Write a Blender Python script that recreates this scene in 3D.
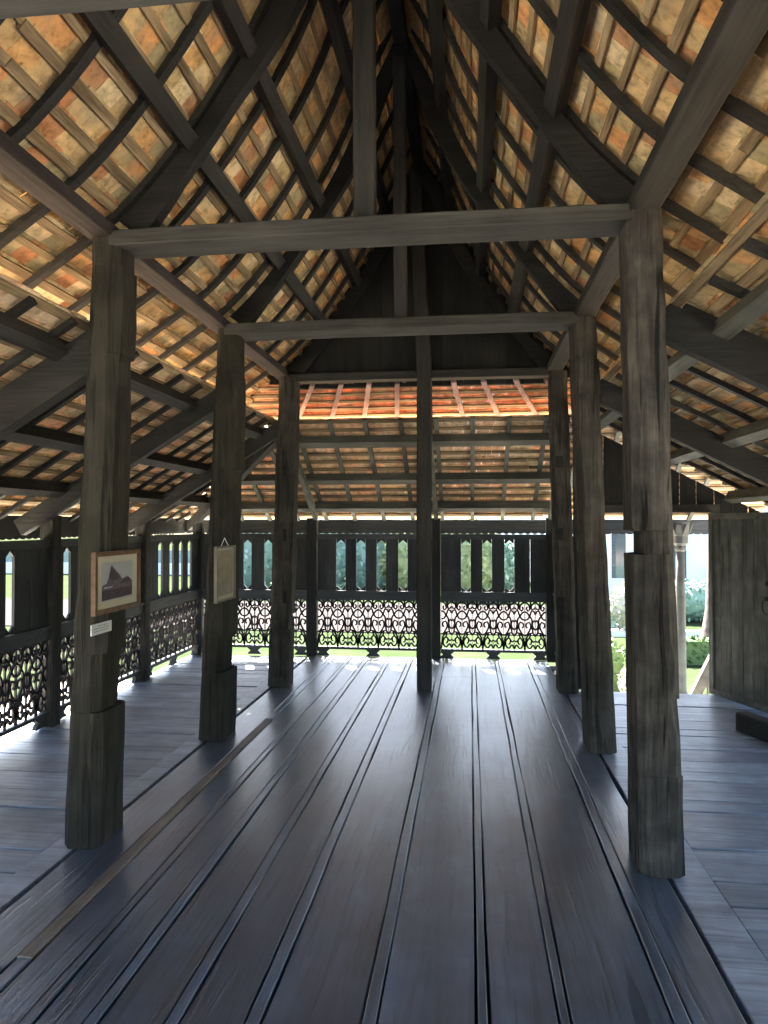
import bpy, math, random
from mathutils import Vector, Matrix
R = random.Random(7)
S = bpy.context.scene
for o in list(bpy.data.objects):
    bpy.data.objects.remove(o)

# ------------------------------------------------------------------ camera
cam = bpy.data.cameras.new('camera'); camo = bpy.data.objects.new('camera', cam)
S.collection.objects.link(camo); S.camera = camo
cam.sensor_fit = 'VERTICAL'; cam.sensor_height = 24.0; cam.lens = 24.0 * 720 / 1024
cam.clip_start = 0.05; cam.clip_end = 400
YAW, PITCH = math.radians(6.81), math.radians(0.875)
camo.location = (0, 0, 1.6)
camo.rotation_euler = (math.pi / 2 + PITCH, 0, YAW)

# ------------------------------------------------------------------ light
W = bpy.data.worlds.new('sky'); S.world = W; W.use_nodes = True
wn = W.node_tree.nodes; wl = W.node_tree.links
sky = wn.new('ShaderNodeTexSky'); sky.sky_type = 'NISHITA'; sky.sun_disc = False
sky.sun_elevation = math.radians(52); sky.sun_rotation = math.radians(-20); sky.air_density = 1.0; sky.dust_density = 2.0
wl.new(sky.outputs[0], wn['Background'].inputs[0]); wn['Background'].inputs[1].default_value = 0.33
SUN_DIR = Vector((0.35, -1.0, -1.36)).normalized()
sl = bpy.data.lights.new('sun', 'SUN'); sl.energy = 27.0; sl.angle = math.radians(0.6); sl.color = (1.0, 0.95, 0.86)
so = bpy.data.objects.new('sun', sl); S.collection.objects.link(so)
so.rotation_euler = SUN_DIR.to_track_quat('-Z', 'Y').to_euler(); so.location = (-6, 16, 20)
S.view_settings.view_transform = 'Standard'; S.view_settings.look = 'None'
S.view_settings.gamma = 1.0; S.view_settings.use_curve_mapping = False
S.view_settings.exposure = 1.62
S.cycles.max_bounces = 10; S.cycles.diffuse_bounces = 7; S.cycles.glossy_bounces = 4
S.cycles.use_denoising = True; S.cycles.sample_clamp_indirect = 12.0
S.cycles.caustics_reflective = False; S.cycles.caustics_refractive = False

# ------------------------------------------------------------------ materials
def newmat(name):
    m = bpy.data.materials.new(name); m.use_nodes = True
    nt = m.node_tree
    return m, nt, nt.nodes['Principled BSDF']

def ramp(nt, stops):
    r = nt.nodes.new('ShaderNodeValToRGB'); e = r.color_ramp.elements
    while len(e) < len(stops): e.new(0.5)
    for k, (p, c) in enumerate(stops):
        e[k].position = p; e[k].color = (*c, 1)
    return r

def wood(name, c0, c1, axis=2, rough=0.75, bump=0.5, scale=9.0, streak=11.0, spec=0.25, island=False, moss=None, coat=0, crack=0):
    """weathered wood, grain running along one local axis"""
    m, nt, b = newmat(name); N, L = nt.nodes, nt.links
    tc = N.new('ShaderNodeTexCoord'); oi = N.new('ShaderNodeObjectInfo')
    add = N.new('ShaderNodeVectorMath'); add.operation = 'ADD'
    sc_ = N.new('ShaderNodeVectorMath'); sc_.operation = 'SCALE'; sc_.inputs['Scale'].default_value = 37.0
    cb = N.new('ShaderNodeCombineXYZ')
    src = oi.outputs['Random']
    if island:
        g = N.new('ShaderNodeNewGeometry'); src = g.outputs['Random Per Island']
    for k in range(3): L.new(src, cb.inputs[k])
    L.new(cb.outputs[0], sc_.inputs[0]); L.new(tc.outputs['Object'], add.inputs[0]); L.new(sc_.outputs[0], add.inputs[1])
    mp = N.new('ShaderNodeMapping'); s = [scale] * 3; s[axis] = scale / streak; mp.inputs['Scale'].default_value = s
    L.new(add.outputs[0], mp.inputs[0])
    n1 = N.new('ShaderNodeTexNoise'); n1.inputs['Scale'].default_value = 1.0; n1.inputs['Detail'].default_value = 8; n1.inputs['Roughness'].default_value = 0.65
    L.new(mp.outputs[0], n1.inputs['Vector'])
    n2 = N.new('ShaderNodeTexNoise'); n2.inputs['Scale'].default_value = 2.6; n2.inputs['Detail'].default_value = 4
    L.new(add.outputs[0], n2.inputs['Vector'])
    mp3 = N.new('ShaderNodeMapping'); s3 = [scale * 7] * 3; s3[axis] = scale * 0.35; mp3.inputs['Scale'].default_value = s3
    L.new(add.outputs[0], mp3.inputs[0])
    n3 = N.new('ShaderNodeTexNoise'); n3.inputs['Scale'].default_value = 1.0; n3.inputs['Detail'].default_value = 5
    L.new(mp3.outputs[0], n3.inputs['Vector'])
    r1 = ramp(nt, [(0.3, c0), (0.72, c1)]); L.new(n1.outputs[0], r1.inputs[0])
    mx = N.new('ShaderNodeMix'); mx.data_type = 'RGBA'; mx.blend_type = 'MULTIPLY'; mx.inputs[0].default_value = 0.75
    r2 = ramp(nt, [(0.3, (0.5, 0.5, 0.5)), (0.75, (1.25, 1.25, 1.25))]); L.new(n2.outputs[0], r2.inputs[0])
    L.new(r1.outputs[0], mx.inputs[6]); L.new(r2.outputs[0], mx.inputs[7])
    mx2 = N.new('ShaderNodeMix'); mx2.data_type = 'RGBA'; mx2.blend_type = 'MULTIPLY'; mx2.inputs[0].default_value = 0.55
    r3 = ramp(nt, [(0.33, (0.35, 0.35, 0.35)), (0.5, (1, 1, 1))]); L.new(n3.outputs[0], r3.inputs[0])
    L.new(mx.outputs[2], mx2.inputs[6]); L.new(r3.outputs[0], mx2.inputs[7])
    out = mx2.outputs[2]
    if island or True:
        hsv = N.new('ShaderNodeHueSaturation'); mr = N.new('ShaderNodeMapRange')
        mr.inputs['To Min'].default_value = 0.78; mr.inputs['To Max'].default_value = 1.22
        L.new(src, mr.inputs[0]); L.new(mr.outputs[0], hsv.inputs['Value']); L.new(out, hsv.inputs['Color']); out = hsv.outputs[0]
    if moss:
        mm = N.new('ShaderNodeMix'); mm.data_type = 'RGBA'
        nm = N.new('ShaderNodeTexNoise'); nm.inputs['Scale'].default_value = 1.7; nm.inputs['Detail'].default_value = 5
        L.new(add.outputs[0], nm.inputs['Vector']); rm = ramp(nt, [(0.45, (0, 0, 0)), (0.7, (0.8, 0.8, 0.8))]); L.new(nm.outputs[0], rm.inputs[0])
        L.new(rm.outputs[0], mm.inputs[0]); L.new(out, mm.inputs[6]); mm.inputs[7].default_value = (*moss, 1); out = mm.outputs[2]
    if coat: b.inputs['Coat Weight'].default_value = coat; b.inputs['Coat Roughness'].default_value = 0.3
    crk = None
    if crack:
        mpc = N.new('ShaderNodeMapping'); s4 = [26.0] * 3; s4[axis] = 1.3; mpc.inputs['Scale'].default_value = s4; L.new(add.outputs[0], mpc.inputs[0])
        nc = N.new('ShaderNodeTexNoise'); nc.inputs['Scale'].default_value = 1.0; nc.inputs['Detail'].default_value = 3; nc.inputs['Distortion'].default_value = 0.6
        L.new(mpc.outputs[0], nc.inputs['Vector']); rc = ramp(nt, [(0.36, (0.12, 0.12, 0.12)), (0.43, (1, 1, 1))]); L.new(nc.outputs[0], rc.inputs[0])
        np_ = N.new('ShaderNodeTexNoise'); np_.inputs['Scale'].default_value = 9; np_.inputs['Detail'].default_value = 6; L.new(add.outputs[0], np_.inputs['Vector'])
        rp = ramp(nt, [(0.4, (0.75, 0.75, 0.75)), (0.7, (1.7, 1.68, 1.6))]); L.new(np_.outputs[0], rp.inputs[0])
        for srcn in (rc, rp):
            mc = N.new('ShaderNodeMix'); mc.data_type = 'RGBA'; mc.blend_type = 'MULTIPLY'; mc.inputs[0].default_value = crack
            L.new(out, mc.inputs[6]); L.new(srcn.outputs[0], mc.inputs[7]); out = mc.outputs[2]
        crk = rc
    L.new(out, b.inputs['Base Color'])
    b.inputs['Roughness'].default_value = rough; b.inputs['Specular IOR Level'].default_value = spec
    bp = N.new('ShaderNodeBump'); bp.inputs['Strength'].default_value = bump; bp.inputs['Distance'].default_value = 0.012
    ad = N.new('ShaderNodeMath'); ad.operation = 'ADD'; L.new(n1.outputs[0], ad.inputs[0]); L.new(n3.outputs[0], ad.inputs[1])
    hgt = ad.outputs[0]
    if crk:
        ad2 = N.new('ShaderNodeMath'); ad2.operation = 'ADD'; L.new(hgt, ad2.inputs[0]); L.new(crk.outputs[0], ad2.inputs[1]); hgt = ad2.outputs[0]
    L.new(hgt, bp.inputs['Height']); L.new(bp.outputs[0], b.inputs['Normal'])
    return m

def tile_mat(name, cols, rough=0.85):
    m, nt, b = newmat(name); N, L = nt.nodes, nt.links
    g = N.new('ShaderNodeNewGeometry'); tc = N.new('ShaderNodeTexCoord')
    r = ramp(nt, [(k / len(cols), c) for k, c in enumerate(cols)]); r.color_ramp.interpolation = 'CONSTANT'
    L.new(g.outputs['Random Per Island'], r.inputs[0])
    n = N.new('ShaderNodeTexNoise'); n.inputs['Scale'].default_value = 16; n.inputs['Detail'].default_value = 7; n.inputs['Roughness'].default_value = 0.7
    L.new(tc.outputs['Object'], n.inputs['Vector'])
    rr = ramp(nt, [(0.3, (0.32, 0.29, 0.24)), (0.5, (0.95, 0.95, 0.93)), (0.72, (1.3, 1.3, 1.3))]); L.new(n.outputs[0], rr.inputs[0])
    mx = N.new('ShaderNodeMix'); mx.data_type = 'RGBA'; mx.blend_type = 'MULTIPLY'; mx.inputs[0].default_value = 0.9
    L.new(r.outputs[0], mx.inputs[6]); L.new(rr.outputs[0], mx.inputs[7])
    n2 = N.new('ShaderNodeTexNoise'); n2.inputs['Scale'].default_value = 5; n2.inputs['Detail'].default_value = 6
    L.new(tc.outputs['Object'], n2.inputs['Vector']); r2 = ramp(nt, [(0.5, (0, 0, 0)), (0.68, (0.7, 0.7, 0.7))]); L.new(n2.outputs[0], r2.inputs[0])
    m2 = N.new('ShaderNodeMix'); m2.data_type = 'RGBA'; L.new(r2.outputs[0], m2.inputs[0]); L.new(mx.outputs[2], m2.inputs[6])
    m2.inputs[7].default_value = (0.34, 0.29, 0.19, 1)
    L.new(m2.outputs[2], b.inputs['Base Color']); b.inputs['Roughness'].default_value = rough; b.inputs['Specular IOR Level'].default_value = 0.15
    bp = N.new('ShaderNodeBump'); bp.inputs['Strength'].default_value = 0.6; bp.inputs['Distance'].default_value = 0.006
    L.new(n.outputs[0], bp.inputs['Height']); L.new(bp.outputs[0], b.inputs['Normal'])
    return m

def plain(name, c, rough=0.7, metal=0.0, noise=0.0, nscale=8.0, c2=None, spec=0.3):
    m, nt, b = newmat(name); N, L = nt.nodes, nt.links
    b.inputs['Roughness'].default_value = rough; b.inputs['Metallic'].default_value = metal; b.inputs['Specular IOR Level'].default_value = spec
    tc = N.new('ShaderNodeTexCoord'); n = N.new('ShaderNodeTexNoise'); n.inputs['Scale'].default_value = nscale; n.inputs['Detail'].default_value = 6
    L.new(tc.outputs['Object'], n.inputs['Vector'])
    c2 = c2 or tuple(x * (1 - noise) for x in c)
    r = ramp(nt, [(0.35, c2), (0.65, c)]); L.new(n.outputs[0], r.inputs[0]); L.new(r.outputs[0], b.inputs['Base Color'])
    return m

def leaf_mat(name, cols):
    m, nt, b = newmat(name); N, L = nt.nodes, nt.links
    g = N.new('ShaderNodeNewGeometry'); r = ramp(nt, [(k / max(1, len(cols) - 1), c) for k, c in enumerate(cols)])
    L.new(g.outputs['Random Per Island'], r.inputs[0]); L.new(r.outputs[0], b.inputs['Base Color'])
    b.inputs['Roughness'].default_value = 0.6
    return m

M = {}
POST0, POST1 = (0.020, 0.018, 0.015), (0.062, 0.057, 0.048)
M['post'] = wood('weathered_post_wood', POST0, POST1, 2, 0.8, 0.9, 10, 12, crack=0.6)
M['post_cracked'] = wood('cracked_grey_post_wood', (0.023, 0.021, 0.019), (0.080, 0.075, 0.067), 2, 0.8, 1.0, 10, 9, crack=1.0)
M['post_mossy'] = wood('mossy_post_wood', (0.015, 0.0135, 0.010), (0.042, 0.038, 0.029), 2, 0.8, 0.7, 10, 12, moss=(0.031, 0.030, 0.020), crack=0.5)
BEAM0, BEAM1 = (0.017, 0.016, 0.015), (0.045, 0.043, 0.038)
for k, a in enumerate('xyz'):
    M['beam_' + a] = wood('dark_beam_wood_' + a, BEAM0, BEAM1, k, 0.7, 0.4, 8, 12)
M['black_x'] = wood('blackened_wood_x', (0.010, 0.010, 0.009), (0.024, 0.023, 0.021), 0, 0.8, 0.3)
M['black_z'] = wood('blackened_wood_z', (0.010, 0.010, 0.009), (0.024, 0.023, 0.021), 2, 0.8, 0.3, island=True)
M['tie'] = wood('tie_beam_wood', (0.026, 0.0255, 0.023), (0.070, 0.068, 0.060), 0, 0.75, 0.4, 8, 12)
M['plate'] = wood('wall_plate_wood', (0.036, 0.029, 0.029), (0.080, 0.065, 0.064), 1, 0.75, 0.4, 8, 12)  # purplish tint paints in the bounce light on the plate's underside
M['grey_y'] = wood('grey_purlin_wood', (0.085, 0.085, 0.070), (0.19, 0.19, 0.155), 1, 0.8, 0.4, 8, 12)
M['grey_x'] = wood('grey_purlin_wood_x', (0.070, 0.072, 0.060), (0.15, 0.15, 0.125), 0, 0.8, 0.4, 8, 12)
M['batten_y'] = wood('batten_wood_y', (0.14, 0.092, 0.050), (0.52, 0.385, 0.22), 1, 0.85, 0.5, 12, 10, island=True)
M['batten_x'] = wood('batten_wood_x', (0.13, 0.09, 0.05), (0.40, 0.29, 0.17), 0, 0.85, 0.5, 12, 10, island=True)
M['apron_wood'] = wood('bounce_pink_rafter_wood', (0.32, 0.22, 0.20), (0.58, 0.42, 0.40), 1, 0.8, 0.3)  # pink in the wood stands in for orange bounce from the tiles
M['floor_y'] = wood('dark_floor_planks_along', (0.038, 0.061, 0.098), (0.108, 0.162, 0.240), 1, 0.40, 0.26, 6, 14, spec=1.0, coat=0.9, crack=0.4, island=True)  # blue in the plank colour stands in for skylight
M['floor_x'] = wood('pale_floor_planks_across', (0.155, 0.192, 0.245), (0.32, 0.385, 0.47), 0, 0.45, 0.25, 5, 12, spec=0.6, coat=0.15, crack=0.3, island=True)  # skylight tint put into these planks too
M['floor_pale'] = wood('pale_new_batten', (0.17, 0.145, 0.12), (0.30, 0.26, 0.22), 1, 0.55, 0.2)
M['panel_z'] = wood('dark_wall_board_z', (0.026, 0.027, 0.026), (0.060, 0.062, 0.060), 2, 0.6, 0.3, island=True)
M['panel_x'] = wood('dark_rail_x', (0.032, 0.033, 0.033), (0.075, 0.076, 0.076), 0, 0.5, 0.3, spec=0.4)
M['panel_y'] = wood('dark_rail_y', (0.032, 0.033, 0.033), (0.075, 0.076, 0.076), 1, 0.5, 0.3, spec=0.4)
M['fret'] = wood('dark_fretwork_wood', (0.018, 0.013, 0.014), (0.040, 0.031, 0.032), 2, 0.6, 0.2)
M['door'] = wood('grey_door_planks', (0.060, 0.062, 0.054), (0.18, 0.185, 0.160), 2, 0.7, 0.5, 8, 14, island=True, crack=0.5)
TC = [(0.68, 0.34, 0.14), (0.56, 0.38, 0.19), (0.64, 0.44, 0.22), (0.70, 0.52, 0.29), (0.52, 0.39, 0.20), (0.68, 0.40, 0.17), (0.74, 0.58, 0.35),
      (0.52, 0.25, 0.12), (0.42, 0.35, 0.20), (0.60, 0.42, 0.21)]
M['tile'] = tile_mat('old_clay_tile', TC)
TR = [(0.80, 0.56, 0.38), (0.77, 0.58, 0.39), (0.78, 0.50, 0.33), (0.72, 0.56, 0.36), (0.84, 0.66, 0.47), (0.75, 0.50, 0.32), (0.68, 0.55, 0.36)]
M['tile_skirt'] = tile_mat('veranda_clay_tile', TR)
M['tile_red'] = tile_mat('bounce_red_clay_tile', [(0.85, 0.46, 0.28), (0.80, 0.38, 0.22), (0.87, 0.52, 0.34), (0.82, 0.42, 0.26)])  # bright red stands in for sunlight bounced up under the apron
M['gold'] = plain('brown_picture_frame', (0.17, 0.085, 0.045), 0.45, noise=0.5, nscale=20)
M['thin_frame'] = plain('thin_brown_frame', (0.20, 0.17, 0.13), 0.4, noise=0.3)
M['mat_board'] = plain('cream_mount', (0.55, 0.51, 0.40), 0.8, noise=0.08)
M['paper'] = plain('aged_printed_sheet', (0.36, 0.31, 0.23), 0.6, noise=0.25, nscale=14)
M['photo_sky'] = plain('print_pale_tone', (0.42, 0.44, 0.47), 0.6, noise=0.15, nscale=7)
M['photo_dark'] = plain('print_dark_tone', (0.075, 0.055, 0.075), 0.6, noise=0.5, nscale=60)
M['photo_mid'] = plain('print_mid_tone', (0.17, 0.13, 0.17), 0.6, noise=0.6, nscale=80)
M['card'] = plain('white_card', (0.75, 0.75, 0.76), 0.6, noise=0.05)
M['ink'] = plain('grey_ink', (0.22, 0.22, 0.25), 0.7)
M['iron'] = plain('blackened_iron', (0.03, 0.03, 0.03), 0.45, metal=0.8, noise=0.4)
M['white'] = plain('white_plaster', (0.78, 0.80, 0.82), 0.8, noise=0.08, nscale=1.2)
M['white_wood'] = plain('white_painted_wood', (0.80, 0.80, 0.78), 0.6, noise=0.06)
M['column'] = plain('grey_white_turned_wood', (0.15, 0.147, 0.125), 0.7, noise=0.35, nscale=9)
M['stair'] = plain('tan_rail_wood', (0.30, 0.26, 0.19), 0.7, noise=0.4, nscale=14)
M['shutter'] = plain('dark_blue_grey_shutter', (0.06, 0.075, 0.10), 0.5, noise=0.2)
M['glass'] = plain('dark_window_glass', (0.05, 0.07, 0.09), 0.1, spec=0.8)
M['slate'] = plain('blue_grey_roofing', (0.16, 0.25, 0.32), 0.7, noise=0.3, nscale=3)
M['grass'] = plain('sunlit_lawn', (0.040, 0.054, 0.027), 0.9, c2=(0.028, 0.041, 0.018), nscale=1.3, spec=0.0)
M['path'] = plain('pale_pink_paving', (0.062, 0.056, 0.055), 0.85, noise=0.2, nscale=2.5, spec=0.0)
M['bounce_yard'] = plain('pale_bounce_paving', (0.66, 0.60, 0.50), 0.9, noise=0.15, nscale=1.5)
M['bounce_deck'] = wood('bounce_terrace_planks', (0.50, 0.45, 0.38), (0.66, 0.60, 0.52), 0, 0.8, 0.2, island=True)
M['bark'] = plain('reddish_bark', (0.20, 0.15, 0.14), 0.9, c2=(0.09, 0.065, 0.06), nscale=9)
M['leaf'] = leaf_mat('green_leaves', [(0.03, 0.075, 0.02), (0.07, 0.13, 0.035), (0.12, 0.18, 0.06)])
M['leaf_y'] = leaf_mat('yellow_green_leaves', [(0.16, 0.21, 0.08), (0.34, 0.38, 0.18)])
M['leaf_p'] = leaf_mat('pale_leaves', [(0.26, 0.29, 0.22), (0.42, 0.40, 0.35), (0.22, 0.28, 0.16)])
M['leaf_t'] = leaf_mat('blue_green_leaves', [(0.06, 0.13, 0.10), (0.16, 0.28, 0.22), (0.34, 0.44, 0.38)])
M['underfloor_dark'] = plain('dark_underfloor', (0.02, 0.018, 0.016), 0.95)

# ------------------------------------------------------------------ mesh helpers
class MB:
    def __init__(s): s.v = []; s.f = []
    def hexa(s, p):
        """8 points: 4 of one end (ccw) then 4 of the other"""
        n = len(s.v); s.v += [tuple(q) for q in p]
        for q in ((3, 2, 1, 0), (4, 5, 6, 7), (0, 1, 5, 4), (1, 2, 6, 5), (2, 3, 7, 6), (3, 0, 4, 7)):
            s.f.append(tuple(n + i for i in q))
        return s
    def box(s, x0, x1, y0, y1, z0, z1):
        return s.hexa([(x0, y0, z0), (x1, y0, z0), (x1, y1, z0), (x0, y1, z0), (x0, y0, z1), (x1, y0, z1), (x1, y1, z1), (x0, y1, z1)])
    def bar(s, a, b, w, h, up=(0, 0, 1), w2=None, h2=None, sag=0, rough=0, segs=1, ch=0.0):
        """beam from a to b; w across, h along 'up'; optional waviness"""
        a, b = Vector(a), Vector(b); d = (b - a).normalized(); up = Vector(up)
        side = d.cross(up).normalized(); u = side.cross(d).normalized()
        w2 = w2 or w; h2 = h2 or h; rings = []
        for k in range(segs + 1):
            t = k / segs; c = a.lerp(b, t) + u * (-sag * 4 * t * (1 - t))
            if rough and 0 < k < segs: c = c + side * R.uniform(-rough, rough) + u * R.uniform(-rough, rough)
            hw = (w + (w2 - w) * t) / 2; hh = (h + (h2 - h) * t) / 2
            if ch:
                q = [(-hw + ch, -hh), (hw - ch, -hh), (hw, -hh + ch), (hw, hh - ch), (hw - ch, hh), (-hw + ch, hh), (-hw, hh - ch), (-hw, -hh + ch)]
            else:
                q = [(-hw, -hh), (hw, -hh), (hw, hh), (-hw, hh)]
            rings.append([c + side * i + u * j for i, j in q])
        return s.loft(rings)
    def loft(s, rings, cap=True):
        n = len(rings[0]); base = len(s.v)
        for r in rings: s.v += [tuple(q) for q in r]
        for k in range(len(rings) - 1):
            for i in range(n):
                j = (i + 1) % n
                s.f.append((base + k * n + i, base + k * n + j, base + (k + 1) * n + j, base + (k + 1) * n + i))
        if cap:
            s.f.append(tuple(base + i for i in reversed(range(n))))
            s.f.append(tuple(base + (len(rings) - 1) * n + i for i in range(n)))
        return s
    def prism(s, poly, fn, t0, t1):
        """poly: 2D outline, fn(u, v, t) -> point"""
        return s.loft([[fn(u, v, t0) for u, v in poly], [fn(u, v, t1) for u, v in poly]])
    def lathe(s, c, prof, n=16):
        return s.loft([[(c[0] + r * math.cos(2 * math.pi * i / n), c[1] + r * math.sin(2 * math.pi * i / n), c[2] + z) for i in range(n)] for r, z in prof])
    def build(s, name, mat, parent=None, smooth=False):
        me = bpy.data.meshes.new(name)
        xs, ys, zs = zip(*s.v)
        c = Vector(((min(xs) + max(xs)) / 2, (min(ys) + max(ys)) / 2, min(zs)))
        me.from_pydata([(x - c.x, y - c.y, z - c.z) for x, y, z in s.v], [], s.f); me.materials.append(mat)
        import bmesh
        bm = bmesh.new(); bm.from_mesh(me); bmesh.ops.recalc_face_normals(bm, faces=bm.faces); bm.to_mesh(me); bm.free()
        if smooth:
            for p in me.polygons: p.use_smooth = True
        me.update()
        o = bpy.data.objects.new(name, me); S.collection.objects.link(o)
        if parent is not None:
            o.parent = parent
            w = Vector((0, 0, 0)); q = parent
            while q is not None: w += Vector(q.location); q = q.parent
            o.location = c - w
        else: o.location = c
        return o

def thing(name, label, cat, loc=(0, 0, 0), group=None):
    o = bpy.data.objects.new(name, None); S.collection.objects.link(o); o.location = loc; o.empty_display_size = 0.1
    return tag(o, label, cat, group)
def tag(o, label, cat, group=None, kind=None):
    o['label'] = label; o['category'] = cat
    if group: o['group'] = group
    if kind: o['kind'] = kind
    return o
def struct(o, label=None, cat=None):
    o['kind'] = 'structure'
    if label: o['label'] = label
    if cat: o['category'] = cat
    return o

# ------------------------------------------------------------------ dimensions
XC = -0.487                      # centre line of the hall
ROWS = [1.735, 3.5, 5.22, 7.0]
CURVE = [(1.98, 2.66), (1.66, 2.885), (1.33, 3.115), (1.10, 3.33), (0.895, 3.58), (0.71, 3.84), (0.54, 4.11), (0.40, 4.38), (0.25, 4.74), (0.11, 5.02), (0.03, 5.19)]
YB = -2.6                       # rear end of the unseen roof, drawn back to shade the near floor
def smooth_curve(pts, step=0.05):
    P = [Vector(p) for p in pts]; out = []
    for i in range(len(P) - 1):
        p0 = P[i - 1] if i else P[0] * 2 - P[1]; p1, p2 = P[i], P[i + 1]; p3 = P[i + 2] if i + 2 < len(P) else P[-1] * 2 - P[-2]
        n = max(1, int((p2 - p1).length / step))
        for k in range(n):
            t = k / n
            out.append(0.5 * ((2 * p1) + (p2 - p0) * t + (2 * p0 - 5 * p1 + 4 * p2 - p3) * t * t + (3 * p1 - p0 - 3 * p2 + p3) * t ** 3))
    out.append(P[-1]); return out
MC = smooth_curve(CURVE)        # (d, z) from the eave up to the ridge
def arc(pts):
    L = [0]
    for a, b in zip(pts, pts[1:]): L.append(L[-1] + (b - a).length)
    return L
MCL = arc(MC)
def at_len(pts, L, s):
    s = min(max(s, 0), L[-1]); i = 0
    while i < len(L) - 2 and L[i + 1] < s: i += 1
    t = (s - L[i]) / (L[i + 1] - L[i]); p = pts[i].lerp(pts[i + 1], t); d = (pts[i + 1] - pts[i]).normalized()
    return p, d                  # tangent runs up the slope
def main_point(side, s, n, y):
    p, d = at_len(MC, MCL, s); nx, nz = d.y, -d.x        # outward normal in (d, z)
    if nx < 0: nx, nz = -nx, -nz
    return Vector((XC + side * (p.x + nx * n), y, p.y + nz * n))
def plane_frame(o, down):       # skirt planes: origin at the top edge, 'down' unit vector
    return Vector(o), Vector(down).normalized()

# ------------------------------------------------------------------ setting: ground and floors
mb = MB(); mb.box(-120, 120, -60, 160, -1.7, -1.4); struct(mb.build('ground', M['grass']))
mb = MB(); mb.box(-40, 3.2, 19.5, 26.5, -1.4, -1.37); struct(mb.build('path', M['path']))
mb = MB(); mb.box(-15.5, -12.5, -20, 17.6, -1.4, -1.37); struct(mb.build('path', M['path']))
mb = MB(); mb.box(1.2, 9.0, 9.2, 12.2, -1.4, -1.37); struct(mb.build('path', M['path']))

mb = MB()
mb.box(-7.6, 9.5, -1.62, 13.0, -1.4, -1.36); mb.box(-12, 14, -14, -1.62, -1.4, -1.36); struct(mb.build('floor_bounce_yard', M['bounce_yard']), 'pale paving added around and under the raised hall to bounce light', 'paving')  # pale ground added so the bounce is warm and bright, not lawn green
mb = MB()
for k in range(34):
    y0 = -1.64 - .25 * k; mb.box(-5.5, 6.0, y0 - .244, y0, -.07, -.03)
struct(mb.build('floor_bounce_terrace', M['bounce_deck']), 'unseen plank terrace added behind the hall to bounce sunlight up', 'terrace')  # added out of view to bounce sun onto the roof underside
# central floor
GAP = 0.004
fl = MB()
wide = [(-1.92, -1.665), (-1.60, -1.435), (-1.395, -1.235), (-1.19, -0.975), (-0.93, -0.72), (-0.67, -0.35), (-0.30, 0.018), (0.058, 0.283), (0.322, 0.648), (0.70, 0.885)]
thin = [(-1.435, -1.395), (-1.235, -1.19), (-0.975, -0.93), (-0.72, -0.67), (-0.35, -0.30), (0.018, 0.058), (0.283, 0.322), (0.648, 0.70)]
def plank_y(mb, x0, x1, y0, y1, z, gap=GAP):
    """a long plank with slightly wavy edges"""
    n = max(2, int((y1 - y0) / 0.5)); rings = []
    for k in range(n + 1):
        y = y0 + (y1 - y0) * k / n; a, b = R.uniform(-.004, .004), R.uniform(-.004, .004); dz = R.uniform(-.002, .002)
        X0, X1 = x0 + gap + a, x1 - gap + b
        rings.append([(X0, y, z - .045), (X1, y, z - .045), (X1, y, z + dz - .004), (X1 - .004, y, z + dz), (X0 + .004, y, z + dz), (X0, y, z + dz - .004)])
    mb.loft(rings)
for x0, x1 in wide:
    ys = [-1.6, R.uniform(0.2, 1.4), 8.58] if R.random() < .5 else [-1.6, 8.58]
    if abs(x0 + 0.30) < .01: ys = [-1.6, 7.55, 8.58]
    for a, b in zip(ys, ys[1:]): plank_y(fl, x0, x1, a + .003, b - .003, R.uniform(-.004, 0))
for x0, x1 in thin: plank_y(fl, x0, x1, -1.6, 8.58, R.uniform(-.001, .003), .002)
plank_y(fl, -1.665, -1.60, -1.6, 2.5, -.001, .003); plank_y(fl, -1.665, -1.60, 5.75, 8.58, -.001, .003)
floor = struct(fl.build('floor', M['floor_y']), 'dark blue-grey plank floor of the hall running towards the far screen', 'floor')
mb = MB(); plank_y(mb, -1.665, -1.60, 2.5, 5.75, .004, .003); o = mb.build('filler_strip', M['floor_pale'], floor); o['label'] = 'pale bare filler strip let into the floor'
# side verandas: border boards along, planks across
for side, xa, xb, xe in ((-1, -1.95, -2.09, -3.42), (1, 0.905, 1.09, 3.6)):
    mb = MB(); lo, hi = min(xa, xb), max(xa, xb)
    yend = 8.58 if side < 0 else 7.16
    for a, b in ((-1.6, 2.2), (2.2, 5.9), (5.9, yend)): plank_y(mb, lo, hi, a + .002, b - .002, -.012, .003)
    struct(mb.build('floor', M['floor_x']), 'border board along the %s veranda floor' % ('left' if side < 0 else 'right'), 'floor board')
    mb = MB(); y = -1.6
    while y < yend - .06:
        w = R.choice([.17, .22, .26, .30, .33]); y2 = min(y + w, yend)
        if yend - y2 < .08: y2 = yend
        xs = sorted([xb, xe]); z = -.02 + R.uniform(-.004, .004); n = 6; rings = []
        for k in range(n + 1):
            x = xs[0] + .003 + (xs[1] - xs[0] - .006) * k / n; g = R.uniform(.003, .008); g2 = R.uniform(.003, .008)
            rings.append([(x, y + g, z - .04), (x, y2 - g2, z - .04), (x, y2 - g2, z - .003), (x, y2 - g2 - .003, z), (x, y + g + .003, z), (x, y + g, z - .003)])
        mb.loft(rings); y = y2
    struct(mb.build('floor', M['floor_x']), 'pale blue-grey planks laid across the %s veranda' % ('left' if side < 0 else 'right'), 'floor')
mb = MB(); mb.box(-3.5, 3.65, -1.62, 7.16, -.22, -.075); mb.box(-3.5, 1.10, 7.16, 8.66, -.22, -.075); struct(mb.build('floor', M['underfloor_dark']), 'dark slab below the plank floors, painted shade for the gaps', 'floor')  # near-black slab stands in for the shade seen through plank gaps
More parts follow.
